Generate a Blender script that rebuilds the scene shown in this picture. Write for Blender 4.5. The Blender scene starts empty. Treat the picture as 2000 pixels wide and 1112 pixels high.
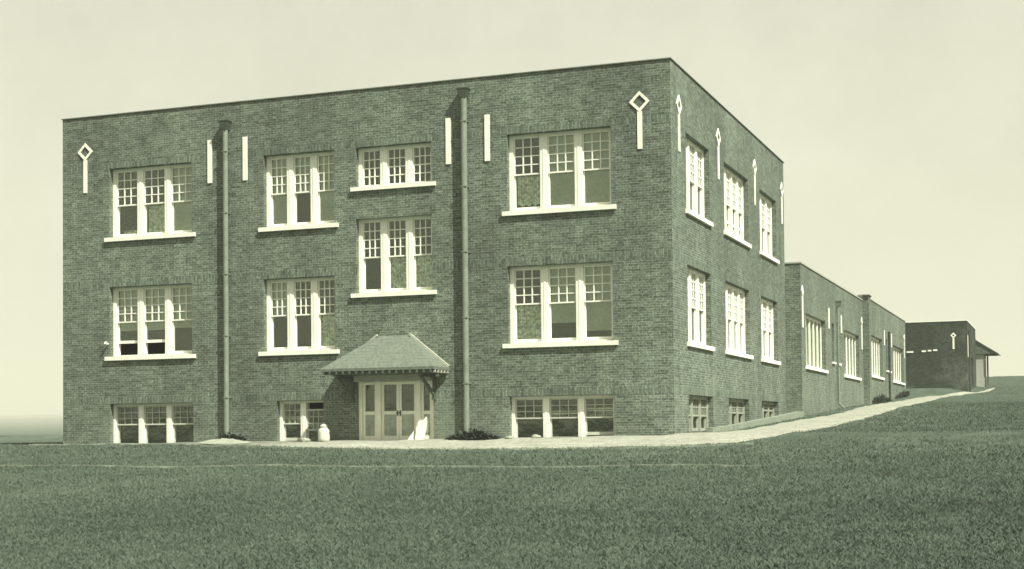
import bpy, bmesh, math, random
import numpy as np
from mathutils import Matrix, Vector

random.seed(7)
rng = np.random.default_rng(11)
S = bpy.context.scene
COL = S.collection
rad = math.radians

# ------------------------------------------------------------------ camera
cd = bpy.data.cameras.new("camera")
cam = bpy.data.objects.new("camera", cd)
COL.objects.link(cam)
CAMLOC = Vector((11.1901, -43.5522, -2.63209))
yaw, pitch, roll = 0.3610402, 0.0271760, -0.0098902
fwd = Vector((-math.sin(yaw) * math.cos(pitch), math.cos(yaw) * math.cos(pitch), math.sin(pitch)))
rgt = Vector((math.cos(yaw), math.sin(yaw), 0))
upv = rgt.cross(fwd)
r2 = math.cos(roll) * rgt + math.sin(roll) * upv
u2 = -math.sin(roll) * rgt + math.cos(roll) * upv
M = Matrix((r2, u2, -fwd)).transposed().to_4x4()
M.translation = CAMLOC
cam.matrix_world = M
cd.sensor_width = 36
cd.lens = 2878.33 / 2000 * 36
cd.shift_x = 0
cd.shift_y = (764.74 - 556) / 2000
cd.clip_start = 0.1
cd.clip_end = 30000
S.camera = cam

# ------------------------------------------------------------------ light
SUN_AZ, SUN_EL = 61.0, 51.0        # azimuth from the front wall's normal towards the right-hand side
W = bpy.data.worlds.new("World")
S.world = W
W.use_nodes = True
nt = W.node_tree
for n in list(nt.nodes): nt.nodes.remove(n)
def wn(t, **k):
    n = nt.nodes.new(t)
    for a, b in k.items(): setattr(n, a, b)
    return n
sky = wn('ShaderNodeTexSky', sky_type='NISHITA', sun_disc=False)
sky.sun_elevation = rad(SUN_EL)
sky.sun_rotation = rad(180 - SUN_AZ)
sky.dust_density = 4.0
bw = wn('ShaderNodeRGBToBW')
dv = wn('ShaderNodeMath', operation='DIVIDE'); dv.inputs[1].default_value = 6.0
pw = wn('ShaderNodeMath', operation='POWER'); pw.inputs[1].default_value = 0.36
tc = wn('ShaderNodeTexCoord')
nz = wn('ShaderNodeTexNoise'); nz.inputs['Scale'].default_value = 4.0; nz.inputs['Detail'].default_value = 9; nz.inputs['Roughness'].default_value = .72
mr = wn('ShaderNodeMapRange'); mr.inputs['From Min'].default_value = .3; mr.inputs['From Max'].default_value = .7; mr.inputs['To Min'].default_value = 0.84; mr.inputs['To Max'].default_value = 1.14
ml = wn('ShaderNodeMath', operation='MULTIPLY')
mx = wn('ShaderNodeVectorMath', operation='SCALE')
mx.inputs[0].default_value = (4.62, 4.62, 3.84)
bg = wn('ShaderNodeBackground'); bg.inputs['Strength'].default_value = 0.10
out = wn('ShaderNodeOutputWorld')
L = nt.links.new
L(sky.outputs['Color'], bw.inputs[0]); L(bw.outputs[0], dv.inputs[0]); L(dv.outputs[0], pw.inputs[0])
L(tc.outputs['Generated'], nz.inputs['Vector']); L(nz.outputs['Fac'], mr.inputs['Value'])
L(pw.outputs[0], ml.inputs[0]); L(mr.outputs[0], ml.inputs[1])
L(ml.outputs[0], mx.inputs['Scale']); L(mx.outputs[0], bg.inputs['Color']); L(bg.outputs[0], out.inputs['Surface'])

sl = bpy.data.lights.new("sun", 'SUN')
sl.energy = 5.0
sl.angle = rad(0.6)
sl.color = (1.0, 0.98, 0.87)
sun = bpy.data.objects.new("sun", sl)
COL.objects.link(sun)
tosun = Vector((math.sin(rad(SUN_AZ)) * math.cos(rad(SUN_EL)), -math.cos(rad(SUN_AZ)) * math.cos(rad(SUN_EL)), math.sin(rad(SUN_EL))))
sun.rotation_euler = tosun.to_track_quat('Z', 'Y').to_euler()
sun.location = (30, -30, 40)

S.view_settings.view_transform = 'Standard'
S.view_settings.look = 'None'
S.view_settings.gamma = 1
S.view_settings.exposure = 1.0
S.render.engine = 'CYCLES'

# ------------------------------------------------------------------ materials
class NT:
    def __init__(s, name):
        s.m = bpy.data.materials.new(name); s.m.use_nodes = True
        s.t = s.m.node_tree
        s.b = s.t.nodes['Principled BSDF']
        s.b.inputs['Specular IOR Level'].default_value = 0.25
    def n(s, t, ins=None, **k):
        x = s.t.nodes.new(t)
        for a, v in k.items(): setattr(x, a, v)
        for a, v in (ins or {}).items():
            if hasattr(v, 'links'): s.t.links.new(v, x.inputs[a])
            else: x.inputs[a].default_value = v
        return x
    def l(s, a, b): s.t.links.new(a, b)
    def obj(s): return s.n('ShaderNodeTexCoord').outputs['Object']
    def noise(s, vec, scale, detail=4, rough=.55):
        return s.n('ShaderNodeTexNoise', {'Vector': vec, 'Scale': scale, 'Detail': detail, 'Roughness': rough}).outputs['Fac']
    def rng(s, v, a, b, c, d):
        return s.n('ShaderNodeMapRange', {'Value': v, 'From Min': a, 'From Max': b, 'To Min': c, 'To Max': d}).outputs[0]
    def mul(s, a, b):
        return s.n('ShaderNodeMath', {0: a, 1: b}, operation='MULTIPLY').outputs[0]
    def scale(s, colour, f):
        x = s.n('ShaderNodeVectorMath', operation='SCALE')
        if hasattr(colour, 'links'): s.l(colour, x.inputs[0])
        else: x.inputs[0].default_value = colour[:3]
        if hasattr(f, 'links'): s.l(f, x.inputs['Scale'])
        else: x.inputs['Scale'].default_value = f
        return x.outputs[0]
    def mix(s, f, a, b):
        x = s.n('ShaderNodeMix', data_type='RGBA')
        for sock, v in ((x.inputs[0], f), (x.inputs[6], a), (x.inputs[7], b)):
            if hasattr(v, 'links'): s.l(v, sock)
            else: sock.default_value = v if not isinstance(v, tuple) else (*v[:3], 1)
        return x.outputs[2]
    def bump(s, h, strength, dist):
        x = s.n('ShaderNodeBump', {'Height': h, 'Strength': strength, 'Distance': dist})
        s.l(x.outputs[0], s.b.inputs['Normal'])

def wall_uv(T):
    """metres along the wall and metres up, whichever way the wall faces"""
    o = T.n('ShaderNodeSeparateXYZ', {0: T.obj()})
    g = T.n('ShaderNodeSeparateXYZ', {0: T.n('ShaderNodeNewGeometry').outputs['True Normal']})
    ab = T.n('ShaderNodeMath', {0: g.outputs[0]}, operation='ABSOLUTE').outputs[0]
    gt = T.n('ShaderNodeMath', {0: ab, 1: 0.5}, operation='GREATER_THAN').outputs[0]
    u = T.n('ShaderNodeMix', {0: gt, 2: o.outputs[0], 3: o.outputs[1]}, data_type='FLOAT').outputs[0]
    return u, o.outputs[2]

def brick_material(name, c1, c2, mortar, soldier=False):
    T = NT(name)
    u, v = wall_uv(T)
    vec = T.n('ShaderNodeCombineXYZ', {0: v if soldier else u, 1: u if soldier else v, 2: 0.0}).outputs[0]
    b = T.n('ShaderNodeTexBrick', {'Vector': vec, 'Color1': (*c1, 1), 'Color2': (*c2, 1), 'Mortar': (*mortar, 1),
            'Scale': 1.0, 'Mortar Size': 0.009 if soldier else 0.009, 'Mortar Smooth': 0.1, 'Bias': -0.1,
            'Brick Width': 0.6 if soldier else 0.225, 'Row Height': 0.12 if soldier else 0.078})
    b.offset = 0.0 if soldier else 0.5
    o = T.obj()
    big = T.rng(T.noise(o, 0.22, 5, .6), .3, .7, .80, 1.18)
    mid = T.rng(T.noise(o, 1.6, 5, .65), .3, .7, .91, 1.09)
    fine = T.rng(T.noise(o, 15., 3, .8), .28, .72, .36, 1.64)
    # odd burnt and pale bricks
    cell = T.n('ShaderNodeTexWhiteNoise', {'Vector': T.n('ShaderNodeVectorMath', {0: vec, 1: (1 / .225, 1 / .078, 1.0)}, operation='MULTIPLY').outputs[0]}, noise_dimensions='2D')
    T.l(T.n('ShaderNodeVectorMath', {0: T.n('ShaderNodeVectorMath', {0: vec, 1: (1 / .225, 1 / .078, 1.0)}, operation='MULTIPLY').outputs[0]}, operation='FLOOR').outputs[0], cell.inputs['Vector'])
    odd = T.rng(cell.outputs['Value'], 0, 1, .76, 1.24)
    f = T.mul(T.mul(T.mul(big, mid), fine), odd)
    # damp, weathered streaks run down from the parapet
    mp = T.n('ShaderNodeMapping', {'Vector': o, 'Scale': (1.3, 1.3, 0.11)}).outputs[0]
    st = T.rng(T.noise(mp, 1.0, 4, .65), .38, .70, 1.06, .80)
    col = T.scale(b.outputs['Color'], T.mul(f, st))
    # pale lime bloom in patches
    zz = T.n('ShaderNodeSeparateXYZ', {0: o}).outputs[2]
    low = T.rng(zz, 0.0, 2.6, .13, 0.0)       # more of it near the ground
    nb = T.n('ShaderNodeMath', {0: T.noise(o, 0.55, 6, .75), 1: low}, operation='ADD').outputs[0]
    bl = T.rng(nb, .58, .82, 0, .5)
    col = T.mix(bl, col, (.215, .245, .19))
    T.l(col, T.b.inputs['Base Color'])
    T.b.inputs['Roughness'].default_value = 0.95
    T.b.inputs['Specular IOR Level'].default_value = 0.1
    T.bump(b.outputs['Fac'], -0.35, 0.01)
    return T.m

def plain(name, c, rough=.7, var=.12, scale=6., bump=0.0, spec=.25, stain=None):
    T = NT(name)
    o = T.obj()
    f = T.mul(T.rng(T.noise(o, scale, 5, .6), .3, .7, 1 - var, 1 + var), T.rng(T.noise(o, scale * 7, 3), .3, .7, 1 - var * .7, 1 + var * .7))
    col = T.scale(c, f)
    if stain:
        col = T.mix(T.rng(T.noise(o, stain[1], 6, .7), .56, .74, 0, stain[2]), col, stain[0])
    T.l(col, T.b.inputs['Base Color'])
    T.b.inputs['Roughness'].default_value = rough
    T.b.inputs['Specular IOR Level'].default_value = spec
    if bump: T.bump(T.noise(o, scale * 5, 4), bump, .02)
    return T.m

MAT = {}
MAT['brick'] = brick_material('brick', (.082, .106, .079), (.128, .156, .121), (.190, .216, .175))
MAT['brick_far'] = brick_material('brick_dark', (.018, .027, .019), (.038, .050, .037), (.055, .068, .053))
MAT['band'] = brick_material('soldier_brick', (.096, .122, .093), (.130, .158, .122), (.185, .212, .172), True)
MAT['paint'] = plain('cream_paint', (.77, .775, .67), .55, .05, 5, stain=((.40, .42, .34), 2.5, .4))
MAT['door_paint'] = plain('brightened_cream_paint', (.80, .81, .68), .55, .06, 5)  # cream paint lightened to make up for the shade under the entrance hood
MAT['dull_paint'] = plain('dull_cream_paint', (.50, .515, .43), .7, .12, 4, stain=((.2, .23, .18), 2, .6))
MAT['worn'] = plain('weathered_cream_paint', (.30, .32, .255), .7, .15, 4, stain=((.14, .165, .125), 2, .7))
MAT['stone'] = plain('cream_stone', (.75, .755, .65), .8, .07, 4, .1, stain=((.36, .38, .30), 1.5, .4))
MAT['coping'] = plain('coping_tile', (.13, .155, .12), .8, .3, 3)
MAT['roofing'] = plain('tar_roof', (.045, .055, .045), .9, .2, 2)
MAT['pipe'] = plain('painted_pipe', (.165, .195, .15), .6, .15, 3, stain=((.06, .078, .056), 1.6, .7))
MAT['dark_metal'] = plain('dark_iron', (.055, .07, .05), .6, .15, 6)
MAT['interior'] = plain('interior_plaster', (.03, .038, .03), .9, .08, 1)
MAT['blind'] = plain('roller_blind', (.49, .525, .45), .9, .16, 1.5)
MAT['wood'] = plain('worn_paint', (.36, .38, .31), .7, .22, 3, .1, stain=((.14, .17, .12), 3, .6))
MAT['panel'] = plain('door_panel', (.34, .38, .30), .7, .25, 4, .1)
MAT['timber'] = plain('dark_timber', (.075, .098, .072), .8, .25, 5, .2)
MAT['can'] = plain('pale_enamel', (.50, .52, .43), .4, .08, 5, stain=((.4, .43, .33), 5, .5))
MAT['board'] = plain('white_board', (.62, .63, .52), .7, .1, 4, stain=((.45, .48, .36), 3, .5))
MAT['kerb'] = plain('kerb_concrete', (.19, .22, .17), .9, .2, 3, .2)

def lace_material():
    T = NT('lace_curtain')
    o = T.obj()
    v = T.n('ShaderNodeTexVoronoi', {'Vector': o, 'Scale': 9.0}).outputs['Distance']
    m = T.mul(T.rng(v, .15, .6, .55, 1.15), T.rng(T.noise(o, 11, 4, .7), .35, .65, .45, 1.3))
    w = T.n('ShaderNodeTexWave', {'Vector': o, 'Scale': 5.0, 'Distortion': 3.0, 'Detail': 3.0}).outputs['Fac']
    m = T.mul(m, T.rng(w, 0, 1, .8, 1.15))
    T.l(T.scale((.80, .845, .75), m), T.b.inputs['Base Color'])
    T.b.inputs['Roughness'].default_value = .95
    return T.m
MAT['lace'] = lace_material()

def glass_material(name='window_glass', base=.04, facing=False):
    T = NT(name)
    t = T.t
    t.nodes.remove(T.b)
    o = T.obj()
    tr = T.n('ShaderNodeBsdfTransparent', {'Color': (.93, .95, .91, 1)})
    gl = T.n('ShaderNodeBsdfGlossy', {'Color': (.82, .90, .76, 1), 'Roughness': .06})
    bp = T.n('ShaderNodeBump', {'Height': T.noise(o, 2.2, 3), 'Strength': .25, 'Distance': .03})
    T.l(bp.outputs[0], gl.inputs['Normal'])
    fr = T.n('ShaderNodeFresnel', {'IOR': 1.38})
    ad = T.n('ShaderNodeMath', {0: fr.outputs[0], 1: base}, operation='ADD')
    mxs = T.n('ShaderNodeMixShader', {0: base if facing else ad.outputs[0]})
    T.l(tr.outputs[0], mxs.inputs[1]); T.l(gl.outputs[0], mxs.inputs[2])
    T.l(mxs.outputs[0], t.nodes['Material Output'].inputs['Surface'])
    return T.m
MAT['glass'] = glass_material()
MAT['dull_glass'] = glass_material('muted_reflection_glass', .07, True)  # sky reflection fixed low at every angle so these panes stay dark

def shingle_material():
    T = NT('shingles')
    o = T.n('ShaderNodeSeparateXYZ', {0: T.obj()})
    yz = T.n('ShaderNodeMath', {0: o.outputs[2], 1: o.outputs[1]}, operation='SUBTRACT').outputs[0]
    vec = T.n('ShaderNodeCombineXYZ', {0: o.outputs[0], 1: o.outputs[2], 2: 0.0}).outputs[0]
    b = T.n('ShaderNodeTexBrick', {'Vector': vec, 'Color1': (.118, .140, .110, 1), 'Color2': (.132, .155, .122, 1), 'Mortar': (.100, .120, .094, 1),
            'Scale': 1.0, 'Mortar Size': .008, 'Brick Width': .16, 'Row Height': .10})
    f = T.rng(T.noise(T.obj(), 9, 4, .7), .3, .7, .75, 1.25)
    T.l(T.scale(b.outputs['Color'], f), T.b.inputs['Base Color'])
    T.b.inputs['Roughness'].default_value = .95
    return T.m
MAT['shingle'] = shingle_material()

def soil_material():
    T = NT('lawn_soil')
    o = T.obj()
    big = T.rng(T.noise(o, .06, 5, .6), .35, .65, .85, 1.15)
    mid = T.rng(T.noise(o, .9, 6, .7), .3, .7, .72, 1.28)
    fine = T.rng(T.noise(o, 22, 3, .7), .3, .7, .6, 1.4)
    f = T.mul(T.mul(big, mid), fine)
    c = T.mix(T.rng(T.noise(o, .35, 5, .65), .42, .66, 0, 1), (.060, .083, .061), (.076, .099, .075))
    T.l(T.scale(c, f), T.b.inputs['Base Color'])
    T.b.inputs['Roughness'].default_value = 1
    T.b.inputs['Specular IOR Level'].default_value = .05
    T.bump(T.noise(o, 14, 5, .7), .6, .05)
    return T.m
MAT['soil'] = soil_material()

def grass_material():
    T = NT('grass_blade')
    o = T.obj()
    at = T.n('ShaderNodeAttribute', attribute_name='shade').outputs['Fac']
    # blade colour darkens towards the right, along an uneven edge
    right_tone = T.rng(T.n('ShaderNodeMath', {0: T.n('ShaderNodeSeparateXYZ', {0: o}).outputs[0], 1: T.mul(T.noise(o, .12, 4), 9.0)}, operation='ADD').outputs[0], 8.0, 17.0, 1.0, .62)
    patch = T.mul(T.mul(right_tone, T.rng(T.noise(o, .10, 5, .65), .35, .65, .84, 1.15)), T.rng(T.noise(o, .7, 5, .7), .3, .7, .86, 1.14))
    c = T.mix(at, (.082, .108, .080), (.104, .132, .100))
    T.l(T.scale(c, patch), T.b.inputs['Base Color'])
    T.b.inputs['Roughness'].default_value = .8
    T.b.inputs['Specular IOR Level'].default_value = .1
    return T.m
MAT['grass'] = grass_material()

def path_material():
    T = NT('path_gravel')
    o = T.obj()
    f = T.mul(T.rng(T.noise(o, .8, 6, .7), .3, .7, .82, 1.15), T.rng(T.noise(o, 7, 6, .8), .3, .7, .6, 1.35))
    at = T.n('ShaderNodeAttribute', attribute_name='lane').outputs['Fac']
    # wheel ruts and trodden lines follow the path
    wv = T.n('ShaderNodeCombineXYZ', {0: T.n('ShaderNodeMath', {0: at, 1: 5.0}, operation='MULTIPLY').outputs[0], 1: T.noise(o, .35, 3), 2: 0.0}).outputs[0]
    rut = T.rng(T.noise(wv, 2.2, 4, .7), .54, .70, 0, .60)
    c = T.mix(rut, (.285, .295, .24), (.105, .125, .095))
    worn = T.n('ShaderNodeAttribute', attribute_name='worn').outputs['Fac']
    c = T.mix(T.n('ShaderNodeMath', {0: worn, 1: T.rng(T.noise(o, 1.3, 5, .7), .35, .6, .35, 1)}, operation='MULTIPLY').outputs[0], c, (.052, .070, .050))
    T.l(T.scale(c, f), T.b.inputs['Base Color'])
    T.b.inputs['Roughness'].default_value = .95
    T.b.inputs['Specular IOR Level'].default_value = .05
    T.bump(T.noise(o, 20, 4), .4, .03)
    return T.m
MAT['path'] = path_material()
MAT['edging'] = plain('edging', (.10, .122, .09), .9, .45, 1.2, stain=((.042, .058, .042), .8, 1.0))
MAT['sand'] = plain('pale_sand', (.26, .275, .22), .95, .15, 5, .3)
MAT['weed'] = plain('weed_leaf', (.035, .050, .034), .8, .3, 9)

# ------------------------------------------------------------------ mesh helpers
class MB:
    def __init__(s): s.v = []; s.f = []
    def add(s, vs, fs):
        b = len(s.v); s.v += [tuple(x) for x in vs]; s.f += [tuple(b + i for i in f) for f in fs]
    def hexa(s, p):
        s.add(p, [(0, 3, 2, 1), (4, 5, 6, 7), (0, 1, 5, 4), (1, 2, 6, 5), (2, 3, 7, 6), (3, 0, 4, 7)])
    def box(s, x0, x1, y0, y1, z0, z1):
        s.hexa([(x0, y0, z0), (x1, y0, z0), (x1, y1, z0), (x0, y1, z0), (x0, y0, z1), (x1, y0, z1), (x1, y1, z1), (x0, y1, z1)])
    def fbox(s, F, u0, u1, v0, v1, w0, w1):
        s.hexa([F(u0, v0, w0), F(u1, v0, w0), F(u1, v0, w1), F(u0, v0, w1), F(u0, v1, w0), F(u1, v1, w0), F(u1, v1, w1), F(u0, v1, w1)])
    def fprism(s, F, poly, w0, w1):
        n = len(poly)
        s.add([F(u, v, w0) for u, v in poly] + [F(u, v, w1) for u, v in poly],
              [tuple(range(n))[::-1], tuple(range(n, 2 * n))] + [(i, (i + 1) % n, n + (i + 1) % n, n + i) for i in range(n)])
    def tube(s, a, b, r, n=12, r2=None):
        a = Vector(a); b = Vector(b); d = (b - a).normalized()
        e = d.orthogonal().normalized(); g = d.cross(e)
        r2 = r if r2 is None else r2
        vs = [a + r * (math.cos(t) * e + math.sin(t) * g) for t in [i * math.tau / n for i in range(n)]]
        vs += [b + r2 * (math.cos(t) * e + math.sin(t) * g) for t in [i * math.tau / n for i in range(n)]]
        s.add(vs, [tuple(range(n))[::-1], tuple(range(n, 2 * n))] + [(i, (i + 1) % n, n + (i + 1) % n, n + i) for i in range(n)])
    def bar(s, a, b, w, h):
        """square timber from a to b"""
        a = Vector(a); b = Vector(b); d = (b - a).normalized()
        e = d.cross(Vector((0, 0, 1)))
        if e.length < .01: e = Vector((1, 0, 0))
        e.normalize(); g = e.cross(d)
        q = [(-1, -1), (1, -1), (1, 1), (-1, 1)]
        s.hexa([a + e * i * w / 2 + g * j * h / 2 for i, j in q] + [b + e * i * w / 2 + g * j * h / 2 for i, j in q])
    def lathe(s, c, prof, n=20):
        vs = []; fs = []
        for r, z in prof:
            for i in range(n):
                t = i * math.tau / n
                vs.append((c[0] + r * math.cos(t), c[1] + r * math.sin(t), c[2] + z))
        for k in range(len(prof) - 1):
            for i in range(n):
                j = (i + 1) % n
                fs.append((k * n + i, k * n + j, (k + 1) * n + j, (k + 1) * n + i))
        fs.append(tuple(range(n))[::-1]); fs.append(tuple(range((len(prof) - 1) * n, len(prof) * n)))
        s.add(vs, fs)
    def build(s, name, mat, parent=None, smooth=False, fix=True):
        off = Vector((0, 0, 0)); p = parent
        while p is not None:
            off += p.location; p = p.parent
        me = bpy.data.meshes.new(name)
        me.from_pydata([(x - off.x, y - off.y, z - off.z) for x, y, z in s.v], [], s.f)
        if fix:
            bm = bmesh.new(); bm.from_mesh(me)
            bmesh.ops.recalc_face_normals(bm, faces=bm.faces); bm.to_mesh(me); bm.free()
        me.materials.append(MAT[mat] if isinstance(mat, str) else mat)
        if smooth:
            me.polygons.foreach_set('use_smooth', [True] * len(me.polygons))
        o = bpy.data.objects.new(name, me)
        COL.objects.link(o)
        o.parent = parent
        return o

def tag(o, label=None, cat=None, group=None, kind=None):
    if label: o['label'] = label
    if cat: o['category'] = cat
    if group: o['group'] = group
    if kind: o['kind'] = kind
    return o
def thing(name, loc, label, cat, group=None):
    o = bpy.data.objects.new(name, None); COL.objects.link(o)
    o.location = loc; o.empty_display_size = .3
    return tag(o, label, cat, group)

# wall frames: u along the wall, v up, w outwards
def front(y0): return lambda u, v, w: (u, y0 - w, v)
def side(x0): return lambda u, v, w: (x0 + w, u, v)

# ------------------------------------------------------------------ terrain
PY = [-300, -80, -34, -27, -10, -3, 0, 19, 24, 30, 40, 49.5, 60, 66, 75, 85, 95, 103, 112, 130, 170, 260]
PZ = [-4.6, -4.45, -4.42, -4.29, -3.51, -3.15, -2.86, -2.13, -1.91, -1.64, -1.32, -1.0, -.46, -.10, .50, 1.25, 1.85, 2.10, 2.05, 1.2, -1., -3.2]
def sstep(x): x = np.clip(x, 0, 1); return x * x * (3 - 2 * x)
def ground(X, Y):
    X = np.asarray(X, float); Y = np.asarray(Y, float)
    R = np.interp(Y, PY, PZ)
    R = R + np.exp(-(Y / 2.5) ** 2) * np.clip((X + 6) / 6, 0, 1) * .08
    Lf = np.where(Y < -1.2, np.interp(Y, [-300, -80, -34, -27, -10, -1.2], [-4.6, -4.45, -4.42, -4.29, -3.51, -2.97]), -2.955)
    t = sstep((X + 24) / 20)
    # the flat strip in front fades into the bank towards the right
    z = Lf * (1 - t) + R * t
    r = np.hypot(X, Y)
    ang = np.arctan2(Y, X)
    hill = .0135 * r * (1 - np.exp(-np.clip(r - 130, 0, None) / 1300)) * (1 + .10 * np.sin(ang * 9 + 1.3) + .07 * np.sin(ang * 23 + r * .002))
    z = z + .42 * sstep((Y - 58.5) / 3.5) * sstep((5.4 - X) / 2.2) * sstep((90 - Y) / 12)
    z = z + hill
    z = z + .03 * np.sin(X * .9 + Y * .37) * np.sin(Y * .71 - X * .23) * np.clip((-Y - 4) / 4, 0, 1)
    return z
def gz(x, y): return float(ground(x, y))

def grown(a, b, step, far, ratio=1.28):
    xs = list(np.arange(a, b + 1e-6, step)); s = step
    while xs[-1] < far: s *= ratio; xs.append(xs[-1] + s)
    s = step
    while xs[0] > -far: s *= ratio; xs.insert(0, xs[0] - s)
    return np.array(xs)
gx = grown(-45, 40, .6, 7900); gy = grown(-50, 130, .6, 7900)
GX, GY = np.meshgrid(gx, gy)
GZ = ground(GX, GY)
nx, ny = len(gx), len(gy)
gv = np.stack([GX.ravel(), GY.ravel(), GZ.ravel()], 1)
ii = (np.arange(ny - 1)[:, None] * nx + np.arange(nx - 1)[None, :]).ravel()
gf = np.stack([ii, ii + 1, ii + nx + 1, ii + nx], 1)
def np_mesh(name, v, f, mat, smooth=True):
    me = bpy.data.meshes.new(name)
    me.vertices.add(len(v)); me.vertices.foreach_set('co', v.astype(np.float32).ravel())
    k = f.shape[1]
    me.loops.add(f.size); me.loops.foreach_set('vertex_index', f.astype(np.int32).ravel())
    me.polygons.add(len(f)); me.polygons.foreach_set('loop_start', np.arange(0, f.size, k, dtype=np.int32))
    me.update(calc_edges=True)
    if smooth: me.polygons.foreach_set('use_smooth', np.ones(len(f), bool))
    me.materials.append(MAT[mat])
    o = bpy.data.objects.new(name, me); COL.objects.link(o)
    return o
tag(np_mesh('lawn', gv, gf, 'soil'), kind='structure')

# path: along the front of the building, round the corner and up the hill beside it
inner = [(-23.5, -.10), (-19, -.12), (-15.5, -.12), (-12, -.10), (-8, -.08), (-4, -.08), (-1.5, -.10), (-.3, -.15), (.45, .5), (1.0, 2.6), (1.15, 7), (1.2, 12.6), (1.5, 17.8), (1.75, 22), (1.5, 30), (1.35, 41), (1.7, 52), (2.5, 57.0), (4.1, 60.2), (5.3, 63), (5.9, 70)]
outer = [(-23.5, -.55), (-19, -.8), (-15.5, -1.3), (-12, -2.2), (-8, -2.95), (-4, -3.05), (-1.5, -2.95), (1.0, -2.55), (2.5, -1.9), (3.2, -.8), (3.5, 3.2), (3.65, 8.8), (3.7, 15), (3.7, 22.5), (3.6, 32), (3.5, 42), (3.45, 52), (4.0, 57.5), (5.1, 61), (6.0, 65), (6.1, 70.3)]
def resample(pts, n):
    p = np.array(pts); k = np.arange(len(p)); q = np.linspace(0, len(p) - 1, n)
    return np.stack([np.interp(q, k, p[:, 0]), np.interp(q, k, p[:, 1])], 1)
NP, NW = 480, 15
pi = resample(inner, NP); po = resample(outer, NP)
edge = np.cumsum(rng.normal(0, .05, NP)); edge = (edge - np.convolve(edge, np.ones(31) / 31, 'same')) * .7 + rng.normal(0, .025, NP)
wd = po - pi
po = po + wd / (np.linalg.norm(wd, axis=1)[:, None] + 1e-6) * edge[:, None] * np.clip(np.linalg.norm(wd, axis=1), 0, 1)[:, None]
ws = np.linspace(0, 1, NW)
pv = pi[:, None, :] * (1 - ws[None, :, None]) + po[:, None, :] * ws[None, :, None]
pz = ground(pv[..., 0], pv[..., 1]) + .035 + .012 * np.sin(pv[..., 0] * 2.1 + pv[..., 1] * 1.7) - .05 * ((ws[None, :] < .01) | (ws[None, :] > .99))
pverts = np.concatenate([pv, pz[..., None]], 2).reshape(-1, 3)
ii = (np.arange(NP - 1)[:, None] * NW + np.arange(NW - 1)[None, :]).ravel()
po_ = np_mesh('path', pverts, np.stack([ii, ii + 1, ii + NW + 1, ii + NW], 1), 'path')
a = po_.data.attributes.new('lane', 'FLOAT', 'POINT'); a.data.foreach_set('value', np.tile(ws, NP).astype(np.float32))
worn = np.clip((-11.5 - pverts[:, 0]) / 2.5, 0, 1) * .85
a = po_.data.attributes.new('worn', 'FLOAT', 'POINT'); a.data.foreach_set('value', worn.astype(np.float32))
tag(po_, kind='structure')
PATH_POLY = np.concatenate([pi, po[::-1]])

# two thin kerb lines set in the lawn in front
def strip(name, pts, width, lift):
    p = resample(pts, 260)
    d = np.gradient(p, axis=0); nrm = np.stack([-d[:, 1], d[:, 0]], 1); nrm /= np.linalg.norm(nrm, axis=1)[:, None]
    wv = width * (0.7 + .3 * np.sin(np.arange(260) * .37) * np.sin(np.arange(260) * .11))[:, None]
    a = p + nrm * wv / 2; b = p - nrm * wv / 2
    za = ground(a[:, 0], a[:, 1]) + lift; zb = ground(b[:, 0], b[:, 1]) + lift
    v = np.concatenate([np.c_[a, za - .2], np.c_[a, za], np.c_[b, zb], np.c_[b, zb - .2]])
    n = 260; i = np.arange(n - 1)
    f = np.concatenate([np.stack([i + k * n, i + 1 + k * n, i + 1 + (k + 1) * n, i + (k + 1) * n], 1) for k in range(3)])
    o = np_mesh(name, v, f, 'edging', False)
    return tag(o, kind='structure')
strip('path_edging', [(-16, -1.75), (-12, -2.75), (-8, -3.5), (-4, -3.62), (0, -3.35), (2.9, -2.4)], .10, .05)
strip('path_edging', [(-20.5, -9.4), (-10, -9.8), (0, -10.0), (4.6, -9.9)], .16, .045)

# ------------------------------------------------------------------ building parts
def wall_sheet(mb, F, u0, u1, v0, v1, holes, depth, inner_leaf=True):
    us = sorted({u0, u1, *[h[0] for h in holes], *[h[1] for h in holes]})
    vs = sorted({v0, v1, *[h[2] for h in holes], *[h[3] for h in holes]})
    for w in ([0, -depth] if inner_leaf else [0]):
        for a, b in zip(us, us[1:]):
            for c, d in zip(vs, vs[1:]):
                um, vm = (a + b) / 2, (c + d) / 2
                if any(h[0] < um < h[1] and h[2] < vm < h[3] for h in holes): continue
                mb.add([F(a, c, w), F(b, c, w), F(b, d, w), F(a, d, w)], [(0, 1, 2, 3)])
    for a, b, c, d in holes:
        for q in (((a, c), (b, c)), ((b, c), (b, d)), ((b, d), (a, d)), ((a, d), (a, c))):
            (x0, y0), (x1, y1) = q
            mb.add([F(x0, y0, 0), F(x1, y1, 0), F(x1, y1, -depth), F(x0, y0, -depth)], [(0, 1, 2, 3)])

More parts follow.
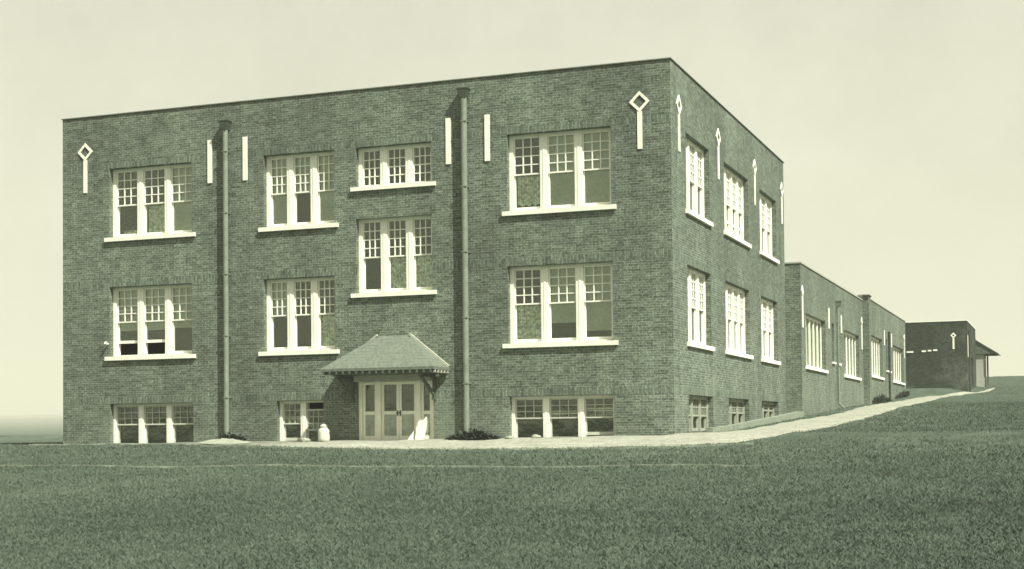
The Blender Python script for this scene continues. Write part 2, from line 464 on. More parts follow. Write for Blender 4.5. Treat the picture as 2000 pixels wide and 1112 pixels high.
def window(root, F, u0, u1, v0, v1, bays, cfg=None, mull=.24, jamb=.13, rail=None, cols=3, rows=4,
           sill=True, single=False, paint='paint', munt=.036, wf=-.21, ws=-.265, st=.042, glass='glass', sash_paint=None, sill_h=.14, sill_out=.16):
    """One masonry opening: casing with mullions, a double-hung sash pair in every bay, glass, stone sill."""
    cfg = cfg or [{}] * bays
    m = MB()
    vb = v0 + (.05 if sill else 0)
    m.fbox(F, u0, u0 + jamb, v0, v1, -.47, wf)
    m.fbox(F, u1 - jamb * .75, u1, v0, v1, -.47, wf)
    bw_ = (u1 - u0 - 1.75 * jamb - (bays - 1) * mull) / bays
    for k in range(1, bays):
        x = u0 + jamb + k * bw_ + (k - 1) * mull
        m.fbox(F, x, x + mull, v0, v1, -.47, wf)
        m.fbox(F, x + mull / 2 - .03, x + mull / 2 + .03, v0, v1, wf, wf + .012)
    for k in range(bays):
        x = u0 + jamb + k * (bw_ + mull)
        m.fbox(F, x, x + bw_, v1 - .07, v1, -.47, wf - .01)
        m.fbox(F, x, x + bw_, v0, vb, -.47, wf + .07)
    win = m.build('window', paint, root)
    if sill:
        s = MB(); s.fbox(F, u0 - sill_out, u1 + sill_out, v0 - sill_h, v0 - .002, -.16, .09)
        s.build('sill', 'stone', win)
    rail = rail if rail is not None else v0 + (v1 - v0) * .5
    for k in range(bays):
        c = cfg[k]
        x0 = u0 + jamb + k * (bw_ + mull) + .004; x1 = x0 + bw_ - .008
        top = v1 - .07
        lo = vb if single else rail - .02
        drop = c.get('drop', 0)
        sp = sash_paint or paint
        def sash(name, a, b, w0, w1, nc, nr, bottom):
            q = MB()
            q.fbox(F, x0, x0 + st, a, b, w0, w1); q.fbox(F, x1 - st, x1, a, b, w0, w1)
            q.fbox(F, x0 + st, x1 - st, a, a + bottom, w0, w1); q.fbox(F, x0 + st, x1 - st, b - .045, b, w0, w1)
            mw0, mw1 = w0 + .008, w1 - .004
            us = [x0 + st + (x1 - x0 - 2 * st) * i / nc for i in range(1, nc)]
            vs = [a + bottom + (b - .045 - a - bottom) * j / nr for j in range(1, nr)]
            for u in us: q.fbox(F, u - munt / 2, u + munt / 2, a + bottom, b - .045, mw0, mw1)
            eu = [x0 + st] + [t for u in us for t in (u - munt / 2, u + munt / 2)] + [x1 - st]
            for v in vs:
                for e in range(0, len(eu), 2): q.fbox(F, eu[e], eu[e + 1], v - munt * .42, v + munt * .42, mw0, mw1)
            q.build(name, sp, win)
            g = MB(); wm = (w0 + w1) / 2 - .012
            g.fbox(F, x0 + st * .6, x1 - st * .6, a + .02, b - .02, wm - .003, wm)
            g.build('pane', glass, win)
        sash('upper_sash', lo - drop, top - drop, ws - .045, ws, cols, rows, .045)
        if not single:
            r = c.get('raise', 0)
            sash('lower_sash', vb + r, rail + .02 + r, ws - .10, ws - .055, 1, 1, .10)
        if 'blind' in c:
            q = MB(); z0 = top - (top - vb) * c['blind']
            n = 8
            q.fbox(F, x0 + .02, x1 - .02, z0, top - .01, ws - .137, ws - .132)
            q.fbox(F, x0 + .02, x1 - .02, z0 - .025, z0, ws - .141, ws - .127)
            q.build('blind', 'blind', win)
        if 'curtain' in c:
            ca, cb, fx0, fx1 = c['curtain'] if isinstance(c['curtain'], tuple) else (.06, .98, .04, .96)
            q = MB(); n = 28
            h0 = vb + .04 + (rail - vb) * ca; h1 = vb + (rail - vb) * cb
            xs = [x0 + (x1 - x0) * (fx0 + (fx1 - fx0) * i / n) for i in range(n + 1)]
            wv_ = [ws - .175 + .012 * math.sin(i * 1.9 + k) + .008 * math.sin(i * .7) for i in range(n + 1)]
            for i in range(n):
                dz = .03 * math.sin(i * .8 + k)
                q.hexa([F(xs[i], h0 + dz, wv_[i] - .004), F(xs[i + 1], h0 + dz, wv_[i + 1] - .004), F(xs[i + 1], h0 + dz, wv_[i + 1]), F(xs[i], h0 + dz, wv_[i]),
                        F(xs[i], h1, wv_[i] - .004), F(xs[i + 1], h1, wv_[i + 1] - .004), F(xs[i + 1], h1, wv_[i + 1]), F(xs[i], h1, wv_[i])])
            q.build('curtain', 'lace', win)
    return win

def diamond(root, F, u, vt, size=.31, bar=(6.0, 7.18), t=.085, stem=.075):
    vc = vt - size
    m = MB(); i = size - t * 1.414
    o4 = [(u, vc - size), (u + size, vc), (u, vc + size), (u - size, vc)]
    i4 = [(u, vc - i), (u + i, vc), (u, vc + i), (u - i, vc)]
    for k in range(4):
        j = (k + 1) % 4
        m.fprism(F, [o4[k], o4[j], i4[j], i4[k]], -.01, .035)
    m.fbox(F, u - stem, u + stem, bar[0], vc - size + .03, -.01, .03)
    return m.build('diamond_ornament', 'stone', root)
def ornament_bar(root, F, u, v0, v1, w=.085):
    m = MB(); m.fbox(F, u - w, u + w, v0, v1, -.01, .035)
    return m.build('ornament_bar', 'stone', root)

def coping(root, F_list, z, t=.07):
    m = MB()
    for (x0, x1, y0, y1) in F_list: m.box(x0, x1, y0, y1, z, z + t)
    return m.build('coping', 'coping', root)

def downspout(root, F, u, ztop, zbot, r=.105, small=False):
    m = MB(); off = r + .05
    m.tube(F(u, zbot + .18, off), F(u, ztop, off), r, 14)
    m.tube(F(u, zbot + .20, off), F(u + .06, zbot - .03, off + .22), r, 14)
    p = m.build('downspout', 'pipe', root, smooth=False)
    z = ztop - .8
    while z > zbot + .5:
        h = MB()
        h.fbox(F, u - r - .02, u + r + .02, z, z + .025, 0.0, .03)
        h.fbox(F, u - r - .005, u + r + .005, z, z + .025, .03, off + r + .005)
        h.build('strap', 'pipe', p)
        z -= 2.1
    if True:
        q = MB()
        a, b = (.06, .10) if small else (.10, .17)
        q.hexa([F(u - a, ztop - .03, .01), F(u + a, ztop - .03, .01), F(u + a, ztop - .03, .26), F(u - a, ztop - .03, .26),
                F(u - b, ztop + .24, .01), F(u + b, ztop + .24, .01), F(u + b, ztop + .24, .30), F(u - b, ztop + .24, .30)])
        q.fbox(F, u - b - .02, u + b + .02, ztop + .242, ztop + .28, .0, .31)
        q.build('hopper', 'dark_metal' if not small else 'pipe', p)
    return p

def hood(root, F, ua, ub, ra, rb, z_eave, z_ridge, depth, gap_parts=True):
    """hipped entrance hood on timber brackets, against the wall"""
    t = .09
    def up(a): return [F(ua, z_eave + a, 0.005), F(ub, z_eave + a, 0.005), F(ub, z_eave + a, depth), F(ua, z_eave + a, depth), F(ra, z_ridge + a, 0.005), F(rb, z_ridge + a, 0.005)]
    faces = [(2, 3, 4, 5), (1, 2, 5), (3, 0, 4)]
    m = MB()
    m.add(up(0) + up(-t), faces + [tuple(i + 6 for i in f)[::-1] for f in faces] +
          [(0, 3, 9, 6), (3, 2, 8, 9), (2, 1, 7, 8), (0, 6, 10, 4), (4, 10, 11, 5), (5, 11, 7, 1)])
    r = m.build('porch_roof', 'shingle', root)
    for p, q in ((ua, ra), (ub, rb)):
        c = MB(); c.bar(Vector(F(p, z_eave + .03, .05)), Vector(F(q, z_ridge + .03, .05)), .09, .07)
        c.build('flashing', 'wood', r)
    # soffit, fascia beam and rafter ends
    s = MB(); s.fbox(F, ua + .06, ub - .06, z_eave - .19, z_eave - t - .004, .02, depth - .07)
    s.build('soffit', 'timber', r)
    n = int((ub - ua) / .24)
    for k in range(n + 1):
        u = ua + .1 + (ub - ua - .2) * k / n
        q = MB(); q.fbox(F, u - .032, u + .032, z_eave - .185, z_eave - t - .006, depth - .069, depth - .004)
        q.build('rafter_tail', 'timber', r)
    for k in range(5):
        w = .12 + (depth - .3) * k / 4
        for a, b, mt in ((ua + .004, ua + .059, 'panel'), (ub - .059, ub - .004, 'wood')):
            q = MB(); q.fbox(F, a, b, z_eave - .185, z_eave - t - .006, w - .035, w + .035)
            q.build('rafter_tail', mt, r)
    b = MB(); b.fbox(F, ua + .62, ub - .62, z_eave - .40, z_eave - .192, .02, .16)
    b.build('beam', 'wood', r)
    for u in (ua + .52, ub - .52):
        k = MB()
        k.fbox(F, u - .05, u + .05, z_eave - .95, z_eave - .192, .005, .09)
        k.fbox(F, u - .05, u + .05, z_eave - .30, z_eave - .192, .092, depth - .12)
        k.bar(F(u, z_eave - .86, .10), F(u, z_eave - .30, depth - .22), .08, .09)
        k.fbox(F, u - .06, u + .06, z_eave - 1.03, z_eave - .952, .005, .13)
        k.build('bracket', 'timber', r)
    return r

# ------------------------------------------------------------------ main block
TOP, BASE = 8.70, -3.6
WID, DEP = 22.39, 19.08
A = thing('brick_building', (-WID / 2, DEP / 2, -2.9), 'large three storey green grey brick building with hooded entrance and tall downspouts', 'building')
FF, FS = front(0), side(0)
FB = lambda u, v, w: (u, DEP + w, v)
FL = lambda u, v, w: (-WID - w, u, v)
S1, S2 = 0.0, 4.2                  # sill bottoms
def opening(u0, u1, s): return (u0, u1, s + .14, s + 2.60)
fo = {
 'ul': (-20.40, -17.02, S2 + .14, 6.79), 'll': (-20.40, -17.02, S1 + .14, 2.59), 'bl': (-20.40, -16.98, -3.05, -1.53),
 'mu': (-14.18, -11.50, S2 + .14, 6.79), 'mm': (-14.20, -11.50, S1 + .14, 2.59), 'bm': (-13.72, -11.95, -3.05, -1.53),
 'su': (-10.70, -7.97, 5.47, 6.79), 'sl': (-10.71, -7.97, 1.96, 4.43),
 'ru': (-5.35, -1.91, S2 + .14, 6.79), 'rl': (-5.37, -1.90, S1 + .14, 2.59), 'br': (-5.35, -1.90, -3.05, -1.53),
 'door': (-10.68, -7.96, -2.98, -.84)}
so = {}
for k, (a, b) in enumerate(((1.88, 5.10), (7.38, 11.55), (13.78, 17.25))):
    so['u%d' % k] = (a, b, S2 + .14, 6.79); so['l%d' % k] = (a, b, S1 + .14, 2.59)
for k, (a, b) in enumerate(((1.85, 5.25), (7.65, 11.20), (13.66, 17.15))): so['b%d' % k] = (a, b, -2.68 + .14 * k, -1.53)
m = MB()
wall_sheet(m, FF, -WID, 0, BASE, TOP, list(fo.values()), .52)
wall_sheet(m, FS, 0, DEP, BASE, TOP, list(so.values()), .52)
wall_sheet(m, FB, -WID, 0, BASE, TOP, [], .36, False)
wall_sheet(m, FL, 0, DEP, BASE, TOP, [], .36, False)
m.build('wall', 'brick', A, fix=False)
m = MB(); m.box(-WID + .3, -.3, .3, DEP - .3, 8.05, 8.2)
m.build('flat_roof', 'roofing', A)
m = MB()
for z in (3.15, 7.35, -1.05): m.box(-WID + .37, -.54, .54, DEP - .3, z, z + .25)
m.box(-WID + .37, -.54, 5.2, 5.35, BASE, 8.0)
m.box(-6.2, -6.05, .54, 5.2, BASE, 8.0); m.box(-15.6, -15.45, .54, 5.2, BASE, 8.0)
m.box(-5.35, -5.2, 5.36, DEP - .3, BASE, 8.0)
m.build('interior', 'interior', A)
coping(A, [(-WID - .04, .04, -.04, .34), (-.30, .04, .342, DEP - .342), (-WID - .04, -WID + .30, .342, DEP - .342), (-WID - .04, .04, DEP - .34, DEP + .04)], TOP, .03)
def cuts(lo, hi, holes, v):
    """runs of wall between openings and pipes at height v"""
    segs = [(lo, hi)]
    for a, b, c, d in holes:
        if c < v < d: segs = [t for s in segs for t in ((s[0], min(s[1], a)), (max(s[0], b), s[1])) if t[1] - t[0] > .02]
    return segs
for z0, z1 in ((6.80, 7.02), (2.60, 2.86), (-1.52, -1.27)):
    m = MB()
    for a, b in cuts(-WID, .0035, list(fo.values()), (z0 + z1) / 2): m.fbox(FF, a, b, z0, z1, -.05, .003)
    for a, b in cuts(.002, DEP, list(so.values()), (z0 + z1) / 2): m.fbox(FS, a, b, z0, z1, -.05, .003)
    m.build('brick_band', 'band', A)

B_ = {'blind': .5}
window(A, FF, *fo['ul'], 3, [{'curtain': (.0, .22, .2, .97)}, {'curtain': (.05, .95, .10, .92)}, {'blind': .95}], rail=5.50)
window(A, FF, *fo['ll'], 3, [{'raise': .42, 'blind': .62}, {'raise': .42, 'blind': .62}, {'blind': .60}], rail=1.36)
window(A, FF, *fo['bl'], 3, None, rail=-2.26, rows=3, sill=False, munt=.022, sash_paint='dull_paint', glass='dull_glass', mull=.2, jamb=.10)
window(A, FF, *fo['mu'], 3, [{'blind': .93}, {'blind': .5}, {'blind': .97}], rail=5.50)
window(A, FF, *fo['mm'], 3, [{'blind': .46}, {}, {'curtain': (.0, .99, .04, .96)}], rail=1.36)
window(A, FF, *fo['bm'], 2, [{'raise': .18}, {'drop': .22}], rail=-2.30, rows=3, sill=False, munt=.022, sash_paint='dull_paint', glass='dull_glass', mull=.2, jamb=.10)
window(A, FF, *fo['su'], 3, None, single=True, rows=4, sill_h=.13)
window(A, FF, *fo['sl'], 3, [{}, {'curtain': (.0, .99, .02, .98)}, {'curtain': (.0, .99, .02, .98)}], rail=3.16)
window(A, FF, *fo['ru'], 3, [{'curtain': (.12, .98, .06, .9), 'raise': .0}, {'blind': .97}, {'blind': .97}], rail=5.53)
window(A, FF, *fo['rl'], 3, [{'curtain': (.0, .97, .03, .97)}, {'blind': .74}, {'blind': .86}], rail=1.40)
window(A, FF, *fo['br'], 3, [{}, {'raise': .14}, {'raise': .28}], rail=-2.22, rows=3, sill=False, munt=.022, sash_paint='dull_paint', glass='dull_glass', mull=.2, jamb=.10)
for k, nb in enumerate((3, 4, 3)):
    window(A, FS, *so['u%d' % k], nb, [{'blind': .46, 'raise': .0 if k != 1 else .45}] * nb, rail=5.50, mull=.22, wf=-.18, ws=-.215)
    window(A, FS, *so['l%d' % k], nb, [{'blind': .46}] * nb, rail=1.36, mull=.22, wf=-.18, ws=-.215)
    window(A, FS, *so['b%d' % k], 3, [{}] * 3, rail=so['b%d' % k][2] + .5, rows=2, sill=False, paint='worn', mull=.16, wf=-.18, ws=-.205, glass='dull_glass')

diamond(A, FF, -21.41, 7.78, .32, (6.0, 7.2)); diamond(A, FF, -.97, 7.79, .33, (6.0, 7.2))
for u in (.99, 6.50, 12.82, 18.55): diamond(A, FS, u, 7.79, .33, (6.02, 7.2), t=.095, stem=.085)
for u in (-16.27, -14.88, -7.36, -6.01): ornament_bar(A, FF, u, 6.0, 7.49)
downspout(A, FF, -15.58, 7.80, -2.9, .09)
downspout(A, FF, -6.76, 8.10, -2.9, .10)
m = MB(); m.tube(FF(-20.46, .59, 0), FF(-20.46, .59, .10), .03, 10); m.tube(FF(-20.46, .59, .10), FF(-20.46, .63, .17), .05, 10)
m.build('insulator', 'paint', A)

# entrance
hood(A, FF, -11.37, -7.39, -9.93, -8.76, -.56, .53, 1.30)
dz0, dz1 = -2.93, -.84
m = MB()
posts = [(-10.68, -10.56), (-10.04, -9.88), (-8.62, -8.46), (-8.06, -7.96)]
for a, b in posts: m.fbox(FF, a, b, dz0, dz1, -.28, -.06)
for a, b in zip(posts, posts[1:]): m.fbox(FF, a[1], b[0], dz1 - .12, dz1, -.28, -.07)
m.fbox(FF, -10.9, -7.75, dz1 + .002, dz1 + .16, -.05, .05)
m.build('entrance_frame', 'door_paint', A)
def leaf(name, a, b, glass_bottom, w0, w1, knob=None):
    z1 = dz1 - .13
    q = MB(); st = .085
    q.fbox(FF, a, a + st, dz0 + .03, z1, w0, w1); q.fbox(FF, b - st, b, dz0 + .03, z1, w0, w1)
    q.fbox(FF, a + st, b - st, z1 - .09, z1, w0, w1)
    q.fbox(FF, a + st, b - st, glass_bottom - .11, glass_bottom, w0, w1)
    q.fbox(FF, a + st, b - st, dz0 + .03, dz0 + .19, w0, w1)
    d = q.build(name, 'door_paint', A)
    p = MB(); p.fbox(FF, a + st, b - st, dz0 + .19, glass_bottom - .11, w0 + .005, w1 - .02); 
    p.fbox(FF, a + st + .07, b - st - .07, dz0 + .27, glass_bottom - .19, w1 - .02, w1 - .008)
    p.build('panel', 'panel', d)
    g = MB(); g.fbox(FF, a + st * .5, b - st * .5, glass_bottom - .02, z1 - .05, w0 + .012, w0 + .018)
    g.build('pane', 'dull_glass', d)
    if knob is not None:
        k = MB(); k.fbox(FF, knob - .02, knob + .02, glass_bottom - .16, glass_bottom + .02, w1, w1 + .012)
        k.tube(FF(knob, glass_bottom - .06, w1 + .012), FF(knob, glass_bottom - .06, w1 + .075), .028, 10)
        k.build('handle', 'dark_metal', d)
    return d
leaf('sidelight', -10.555, -10.045, -1.93, -.20, -.13)
leaf('sidelight', -8.455, -8.065, -1.93, -.20, -.13)
leaf('door', -9.875, -9.255, -1.93, -.19, -.13, -9.30)
leaf('door', -9.245, -8.625, -1.93, -.19, -.13, -9.20)
m = MB(); m.fbox(FF, -10.9, -7.75, -3.1, dz0 + .015, -.30, .38)
m.build('threshold', 'kerb', A)

# ------------------------------------------------------------------ long low wing up the hill
WX = .656
B = thing('low_brick_wing', (WX, 40, -1.4), 'long low flat roofed brick wing stepping up the slope behind the tall block', 'building')
Y0, YM, Y1 = 19.10, 39.6, 61.96
FW = side(WX)
TA, TB = 4.38, 4.72
wo = [(20.25, 25.75, .06, 2.35), (31.85, 37.55, .06, 2.35), (42.55, 48.25, .40, 2.72), (53.85, 60.4, .40, 2.72)]
slits = [(27.70, 28.45, .55, 2.40), (29.55, 30.25, .55, 2.40), (50.1, 50.9, .93, 2.85), (51.7, 52.4, .93, 2.85)]
m = MB()
wall_sheet(m, FW, Y0, YM, -3.2, TA, [h for h in wo + slits if h[1] < YM], .5)
wall_sheet(m, FW, YM, Y1, -3.2, TB, [h for h in wo + slits if h[0] > YM], .5)
m.add([(-12, Y0, -3.2), (WX, Y0, -3.2), (WX, Y0, TA), (-12, Y0, TA)], [(0, 1, 2, 3)])
m.add([(-12, Y0, -3.2), (-12, Y1, -3.2), (-12, Y1, TA), (-12, Y0, TA)], [(0, 1, 2, 3)])
m.add([(-12, YM, TA - .5), (WX, YM, TA - .5), (WX, YM, TB), (-12, YM, TB)], [(0, 1, 2, 3)])
m.add([(-12, Y1, -3.2), (WX, Y1, -3.2), (WX, Y1, TB), (-12, Y1, TB)], [(0, 1, 2, 3)])
m.build('wall', 'brick', B, fix=False)
m = MB(); m.box(-11.9, WX - .25, Y0 + .1, YM - .1, TA - .5, TA - .35); m.box(-11.9, WX - .25, YM + .1, Y1 - .1, TB - .5, TB - .35)
m.build('flat_roof', 'roofing', B)
m = MB(); m.box(-3.5, -3.4, Y0 + .1, Y1 - .1, -3, TA - .6)
m.build('interior', 'interior', B)
m = MB()
m.box(WX - .3, WX + .04, Y0 - .035, YM - .02, TA, TA + .06); m.box(-12, WX - .302, Y0 - .035, Y0 + .3, TA, TA + .06)
m.box(WX - .3, WX + .04, YM + .02, Y1 - .06, TB, TB + .05)
m.build('coping', 'worn', B)
m = MB(); m.fbox(FW, YM - .4, YM + .4, -2.6, TB - .08, .002, .34); m.build('pier', 'brick', B)
m = MB(); m.fbox(FW, YM - .5, YM + .5, TB - .078, TB - .01, .002, .39); m.build('pier_cap', 'dark_metal', B)
for (a, b, c, d) in wo:
    window(B, FW, a, b, c, d, 5, None, mull=.09, jamb=.07, wf=-.19, ws=-.20, st=.03, single=True, glass='dull_glass', cols=1, rows=1, sill_h=.13, sill_out=.2, munt=.03)
for k, (a, b, c, d) in enumerate(slits):
    window(B, FW, a, b, c, d, 1, None, jamb=.07, cols=1, rows=1, sill_h=.10, sill_out=.05, paint='timber')
for u, a, b in ((26.8, 2.08, 3.05), (30.85, 2.1, 2.98), (49.2, 2.44, 3.36), (53.1, 2.5, 3.37)): ornament_bar(B, FW, u, a, b, .11)
for u, a, b in ((19.45, 1.67, 3.37), (38.65, 1.67, 3.34), (41.72, 2.13, 3.85), (61.0, 2.16, 3.68)): diamond(B, FW, u, b + .1, .24, (a, b - .3), t=.10, stem=.10)
downspout(B, FW, 29.1, 3.30, gz(.7, 29) + .05, .05, small=True)
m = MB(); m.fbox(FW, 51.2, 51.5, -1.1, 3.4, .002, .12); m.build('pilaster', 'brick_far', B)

# ------------------------------------------------------------------ end block on the hilltop
EX = 4.75
Cb = thing('end_brick_block', (3.0, 66.5, .1), 'dark brick end block on the hilltop with one white diamond and a side porch', 'building')
E0, E1, ET = 61.98, 72.0, 4.66
FE, FEs = front(E0), side(EX)
m = MB()
wall_sheet(m, FE, -12, EX, -2.2, ET, [], .3, False)
wall_sheet(m, FEs, E0, E1, -2.2, ET, [(66.3, 68.6, .30, 2.35)], .3)
m.add([(-12, E1, -2.2), (EX, E1, -2.2), (EX, E1, ET), (-12, E1, ET)], [(0, 1, 2, 3)])
m.add([(-12, E0, -2.2), (-12, E1, -2.2), (-12, E1, ET), (-12, E0, ET)], [(0, 1, 2, 3)])
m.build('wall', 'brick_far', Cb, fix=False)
m = MB(); m.box(-11.8, EX - .3, E0 + .3, E1 - .2, ET - .5, ET - .35); m.build('flat_roof', 'roofing', Cb)
m = MB(); m.box(-11.95, EX - .302, E0 - .03, E0 + .3, ET, ET + .06); m.box(EX - .3, EX + .04, E0 - .03, E1, ET, ET + .06); m.build('coping', 'stone', Cb)
diamond(Cb, FE, 3.86, 3.88, .20, (2.74, 3.52), t=.085, stem=.06)
for a, b, z in ((.72, 1.17, 2.61), (1.73, 2.02, 2.64), (2.14, 2.38, 2.67), (2.5, 2.78, 2.69)):
    m = MB(); m.fbox(FE, a, b, z - .055, z + .055, -.01, .05); m.build('stone_band', 'stone', Cb)
ornament_bar(Cb, FEs, 62.7, 2.2, 3.7, .10)
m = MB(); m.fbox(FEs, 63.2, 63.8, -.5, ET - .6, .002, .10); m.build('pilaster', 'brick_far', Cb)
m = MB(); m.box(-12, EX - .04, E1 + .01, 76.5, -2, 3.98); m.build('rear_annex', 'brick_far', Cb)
FA = side(EX - .04)
def yprism(mb, poly, ya, yb):
    n = len(poly)
    mb.add([FA(ya, v, w) for w, v in poly] + [FA(yb, v, w) for w, v in poly], [tuple(range(n)), tuple(range(n, 2 * n))[::-1]] + [(i, (i + 1) % n, n + (i + 1) % n, n + i) for i in range(n)])
m = MB(); yprism(m, [(.003, 3.93), (1.64, 2.86), (1.62, 2.80), (.003, 3.86)], 72.3, 76.3)
pr = m.build('porch_roof', 'shingle', Cb)
for ya in (72.38, 76.14):
    m = MB(); yprism(m, [(.003, 3.85), (1.46, 2.90), (1.46, 2.84), (.003, 2.84)], ya, ya + .08); m.build('gable_cheek', 'timber', pr)
for ua in (72.5, 76.0):
    m = MB(); m.fbox(FA, ua, ua + .12, -.2, 2.83, .62, .74); m.build('porch_post', 'timber', Cb)
m = MB(); m.fbox(FA, 72.54, 72.59, 1.1, 2.82, .02, .618); m.fbox(FA, 72.50, 72.62, -.2, 1.098, .02, .618); m.build('porch_screen', 'wood', Cb)
m = MB(); m.fbox(FEs, 66.32, 68.58, .30, 2.33, -.22, -.16); m.build('door', 'brick_far', Cb)

# ------------------------------------------------------------------ small things
m = MB()
n = 40
for k in range(n):
    ya = 1.7 + 16.8 * k / n; yb = 1.7 + 16.8 * (k + 1) / n
    za = gz(.7, ya) + .17 + .08 * k / n + .008 * math.sin(k * 1.7); zb = gz(.7, yb) + .17 + .08 * (k + 1) / n + .008 * math.sin((k + 1) * 1.7)
    m.hexa([(.58, ya, za - .6), (.80, ya, za - .6), (.80, yb, zb - .6), (.58, yb, zb - .6), (.58, ya, za), (.80, ya, za), (.80, yb, zb), (.58, yb, zb)])
tag(m.build('retaining_kerb', 'kerb'), 'low concrete kerb wall climbing beside the basement windows of the side wall', 'kerb')

cx_, cy_ = -11.62, -.60
cz = gz(cx_, cy_) + .03
c = thing('milk_can', (cx_, cy_, cz), 'pale milk can with a domed lid standing left of the entrance doors', 'can')
m = MB(); m.lathe((cx_, cy_, cz), [(.17, 0), (.19, .02), (.195, .10), (.195, .34), (.185, .38), (.12, .445), (.105, .47)], 24); m.build('body', 'can', c, smooth=True)
m = MB(); m.lathe((cx_, cy_, cz), [(.125, .472), (.13, .50), (.12, .53), (.06, .565), (.03, .572), (.03, .60), (.0, .605)], 24); m.build('lid', 'can', c, smooth=True)
for sgn in (-1, 1):
    m = MB()
    pts = [(cx_ + sgn * .19, cy_, cz + .27), (cx_ + sgn * .25, cy_, cz + .29), (cx_ + sgn * .25, cy_, cz + .37), (cx_ + sgn * .155, cy_, cz + .405)]
    for p, q in zip(pts, pts[1:]): m.tube(p, q, .013, 8)
    m.build('handle', 'dark_metal', c)

def leaning(name, poly, y_foot, y_top, th, label):
    zb = -2.925; h = max(v for u, v in poly)
    def F(u, v, w):
        t = v / h; return (u, y_foot + (y_top - y_foot) * t - w, zb + v)
    m = MB(); m.fprism(F, poly, 0, th)
    return tag(m.build(name, 'board'), label, 'board')
leaning('leaning_board', [(-8.45, 0), (-8.17, 0), (-8.13, .35), (-8.15, .62), (-8.19, .80), (-8.27, .70), (-8.37, .55), (-8.46, .35), (-8.47, .15)], -.36, -.05, .03,
        'tall white board with a pointed top leaning against the right door post')
leaning('board_offcut', [(-8.74, 0), (-8.52, 0), (-8.57, .20), (-8.59, .34), (-8.64, .22)], -.38, -.16, .025,
        'short white triangular board offcut at the foot of the right hand door')

def weed(name, x, y, rx, ry, h, n, label, group):
    z = gz(x, y)
    m = MB(); r_ = random.Random(int(abs(x * 100)))
    for _ in range(n):
        a = r_.uniform(0, math.tau); q = math.sqrt(r_.random())
        bx, by = x + rx * q * math.cos(a), y + ry * q * math.sin(a)
        if y < 0 and by > -.04: by = -.05
        hh = h * (1.05 - .85 * q) * r_.uniform(.35, 1.1)
        lx, ly = r_.uniform(-.16, .16), r_.uniform(-.16, .06)
        wd_ = r_.uniform(.025, .06); t = r_.uniform(0, math.pi); dx, dy = wd_ * math.cos(t), wd_ * math.sin(t)
        zz = gz(bx, by) + r_.uniform(0, hh * .6)
        m.add([(bx - dx * .4, by - dy * .4, zz), (bx + dx * .4, by + dy * .4, zz), (bx + lx * .6 + dx, by + ly * .6 + dy, zz + hh * .35), (bx + lx, by + ly, zz + hh * .55), (bx + lx * .6 - dx, by + ly * .6 - dy, zz + hh * .35)], [(0, 1, 2, 3, 4)])
    return tag(m.build(name, 'weed', fix=False), label, 'weeds', group)
weed('weed_clump', -6.45, -.30, .95, .35, .42, 900, 'spreading dark weeds round the foot of the downspout right of the entrance', 'weeds growing along the foot of the walls')
weed('weed_clump', -15.35, -.30, .6, .32, .48, 600, 'dark weeds under the left downspout behind the pale sand mound', 'weeds growing along the foot of the walls')
weed('weed_clump', .95, 44.5, .28, 4.5, .55, 900, 'long row of dark weeds against the far half of the low wing', 'weeds growing along the foot of the walls')
weed('weed_clump', .92, 57, .25, 3.5, .5, 600, 'dark weeds in the corner where the low wing meets the end block', 'weeds growing along the foot of the walls')

# pale sand mound
def mound(name, x, y, rx, ry, h, mat, label, cat, seed):
    r_ = np.random.default_rng(seed)
    n, k = 36, 10; vs = []; fs = []
    for j in range(k + 1):
        q = 1 - j / k
        for i in range(n):
            a = i * math.tau / n
            e = 1 + .10 * math.sin(3 * a + seed) + .06 * math.sin(7 * a)
            px, py = x + rx * q * e * math.cos(a), min(y + ry * q * e * math.sin(a), -.03)
            hz = h * (1 - q ** 1.6) * (1 + .18 * math.sin(4 * a + j) + .1 * r_.normal())
            vs.append((px, py, gz(px, py) + .02 + hz))
    for j in range(k):
        for i in range(n): fs.append((j * n + i, j * n + (i + 1) % n, (j + 1) * n + (i + 1) % n, (j + 1) * n + i))
    m = MB(); m.add(vs, fs)
    return tag(m.build(name, mat, smooth=True), label, cat)
mound('sand_mound', -15.3, -.75, 1.15, .5, .13, 'sand', 'low pale sand mound in front of the left downspout', 'sand pile', 3)
def stone(x, y, r, label, seed):
    bm = bmesh.new(); bmesh.ops.create_icosphere(bm, subdivisions=2, radius=1)
    r_ = random.Random(seed)
    for v in bm.verts:
        s_ = 1 + .22 * math.sin(v.co.x * 4 + seed) * math.cos(v.co.y * 3 + seed * 2) + r_.uniform(-.06, .06)
        v.co = Vector((v.co.x * r * s_ * 1.3, v.co.y * r * s_, v.co.z * r * s_ * .6))
    me = bpy.data.meshes.new('pale_stone'); bm.to_mesh(me); bm.free()
    me.materials.append(MAT['sand'])
    o = bpy.data.objects.new('pale_stone', me); COL.objects.link(o)
    o.location = (x, y, gz(x, y) + .03 + r * .3)
    tag(o, label, 'stone', 'pale stones lying along the foot of the front wall')
stone(-12.35, -.6, .15, 'pale stone on the ground beside the milk can, left of the entrance', 1)
stone(-5.15, -.5, .12, 'pale stone below the right basement window, near the downspout weeds', 2)
stone(-4.3, -.45, .13, 'pale stone below the right basement window, farther from the downspout weeds', 5)

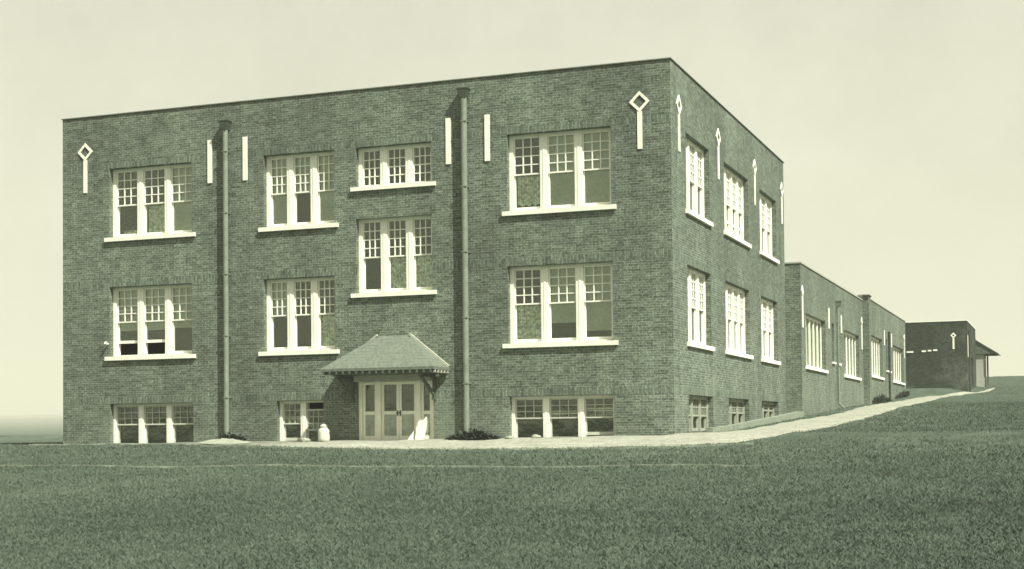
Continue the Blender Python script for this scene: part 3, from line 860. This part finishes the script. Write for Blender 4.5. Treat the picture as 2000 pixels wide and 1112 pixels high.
# ------------------------------------------------------------------ grass
def in_poly(px, py, poly):
    ins = np.zeros(len(px), bool); n = len(poly); j = n - 1
    for i in range(n):
        xi, yi = poly[i]; xj, yj = poly[j]
        c_ = ((yi > py) != (yj > py)) & (px < (xj - xi) * (py - yi) / (yj - yi + 1e-12) + xi)
        ins ^= c_; j = i
    return ins
def visible(x, y, z, margin):
    d = np.stack([x - CAMLOC.x, y - CAMLOC.y, z - CAMLOC.z], 1)
    zc = d @ np.array(fwd); X = 1000 + 2878.33 * (d @ np.array(r2)) / zc; Yp = 764.74 - 2878.33 * (d @ np.array(u2)) / zc
    return (zc > 5) & (X > -margin) & (X < 2000 + margin) & (Yp < 1112 + margin * .7)
pts = []
for (x0, x1, y0, y1, dens, scale) in ((-34, 22, -32, -18, 800, .72), (-34, 24, -18, -8, 300, 1.0), (-36, 26, -8, 1, 170, 1.3), (3.4, 32, 1, 40, 80, 1.6), (3.4, 40, 40, 72, 50, 2.0), (3.4, 44, 72, 104, 18, 2.6), (-34, -22.6, 0, 25, 40, 1.8), (.05, 1.4, 1, 60, 60, 1.5)):
    n = int((x1 - x0) * (y1 - y0) * dens)
    x = rng.uniform(x0, x1, n) + rng.normal(0, .8, n); y = rng.uniform(y0, y1, n) + rng.normal(0, 2.2 if y1 < 30 else 4.0, n)
    k = visible(x, y, ground(x, y), 520)
    x, y = x[k], y[k]
    k = ~((x > -WID - .05) & (x < .05) & (y > -.05))
    k &= ~((x < WX + .1) & (y > Y0)) & ~((x < EX + .1) & (y > E0 - .05))
    x, y = x[k], y[k]
    k = ~in_poly(x + rng.normal(0, .09, len(x)), y + rng.normal(0, .09, len(y)), PATH_POLY)
    x, y = x[k], y[k]
    pts.append(np.stack([x, y, np.full(len(x), scale)], 1))
P = np.concatenate(pts); N = len(P)
print('grass blades', N)
x, y, sc = P.T
sc = np.interp(y, [-30, -22, -12, -3, 10, 40, 60, 100], [.68, .75, 1.0, 1.35, 1.55, 1.8, 2.1, 2.6])
z = ground(x, y)
ang = rng.uniform(0, math.tau, N); lean = rng.uniform(0, math.tau, N)
clump = .85 + .3 * (np.sin(x * 1.7 + np.sin(y * 1.3) * 2) * np.sin(y * 1.9 + np.sin(x * .9) * 2) * .5 + .5)
short = np.clip(np.minimum(np.abs(y) / 2.0, 1), .35, 1) * np.interp(y, [10, 34, 46], [1, .7, .35])
h = rng.uniform(.025, .06, N) * clump * np.sqrt(sc) * short
w = rng.uniform(.005, .010, N) * sc
ll = h * rng.uniform(.4, 1.4, N)
dx, dy = np.cos(ang) * w, np.sin(ang) * w
lx, ly = np.cos(lean) * ll, np.sin(lean) * ll
v0 = np.stack([x - dx, y - dy, z - .01], 1); v1 = np.stack([x + dx, y + dy, z - .01], 1)
v2 = np.stack([x + dx * .7 + lx * .4, y + dy * .7 + ly * .4, z + h * .6], 1); v3 = np.stack([x + lx, y + ly, z + h], 1)
V = np.stack([v0, v1, v2, v3], 1).reshape(-1, 3)
Fq = np.arange(4 * N).reshape(-1, 4)
go = np_mesh('grass', V, Fq, 'grass', False)
sh = np.repeat(rng.random(N) ** 1.2, 4).astype(np.float32)
a = go.data.attributes.new('shade', 'FLOAT', 'POINT'); a.data.foreach_set('value', sh)
tag(go, 'short dark mown grass covering the lawn in front of and beside the buildings', 'grass', kind='stuff')

# ------------------------------------------------------------------ air
HAZE = 0.00065
m = MB(); m.box(-8300, 8300, -8300, 8300, -60, 190)
hz = bpy.data.materials.new('haze'); hz.use_nodes = True
t = hz.node_tree
for n_ in list(t.nodes): t.nodes.remove(n_)
o_ = t.nodes.new('ShaderNodeOutputMaterial'); v_ = t.nodes.new('ShaderNodeVolumePrincipled')
v_.inputs['Color'].default_value = (.90, .91, .78, 1); v_.inputs['Density'].default_value = HAZE
t.links.new(v_.outputs[0], o_.inputs['Volume'])
if HAZE > 0: tag(m.build('haze', hz), 'thin pale haze over the distant low hills', 'haze', kind='stuff')
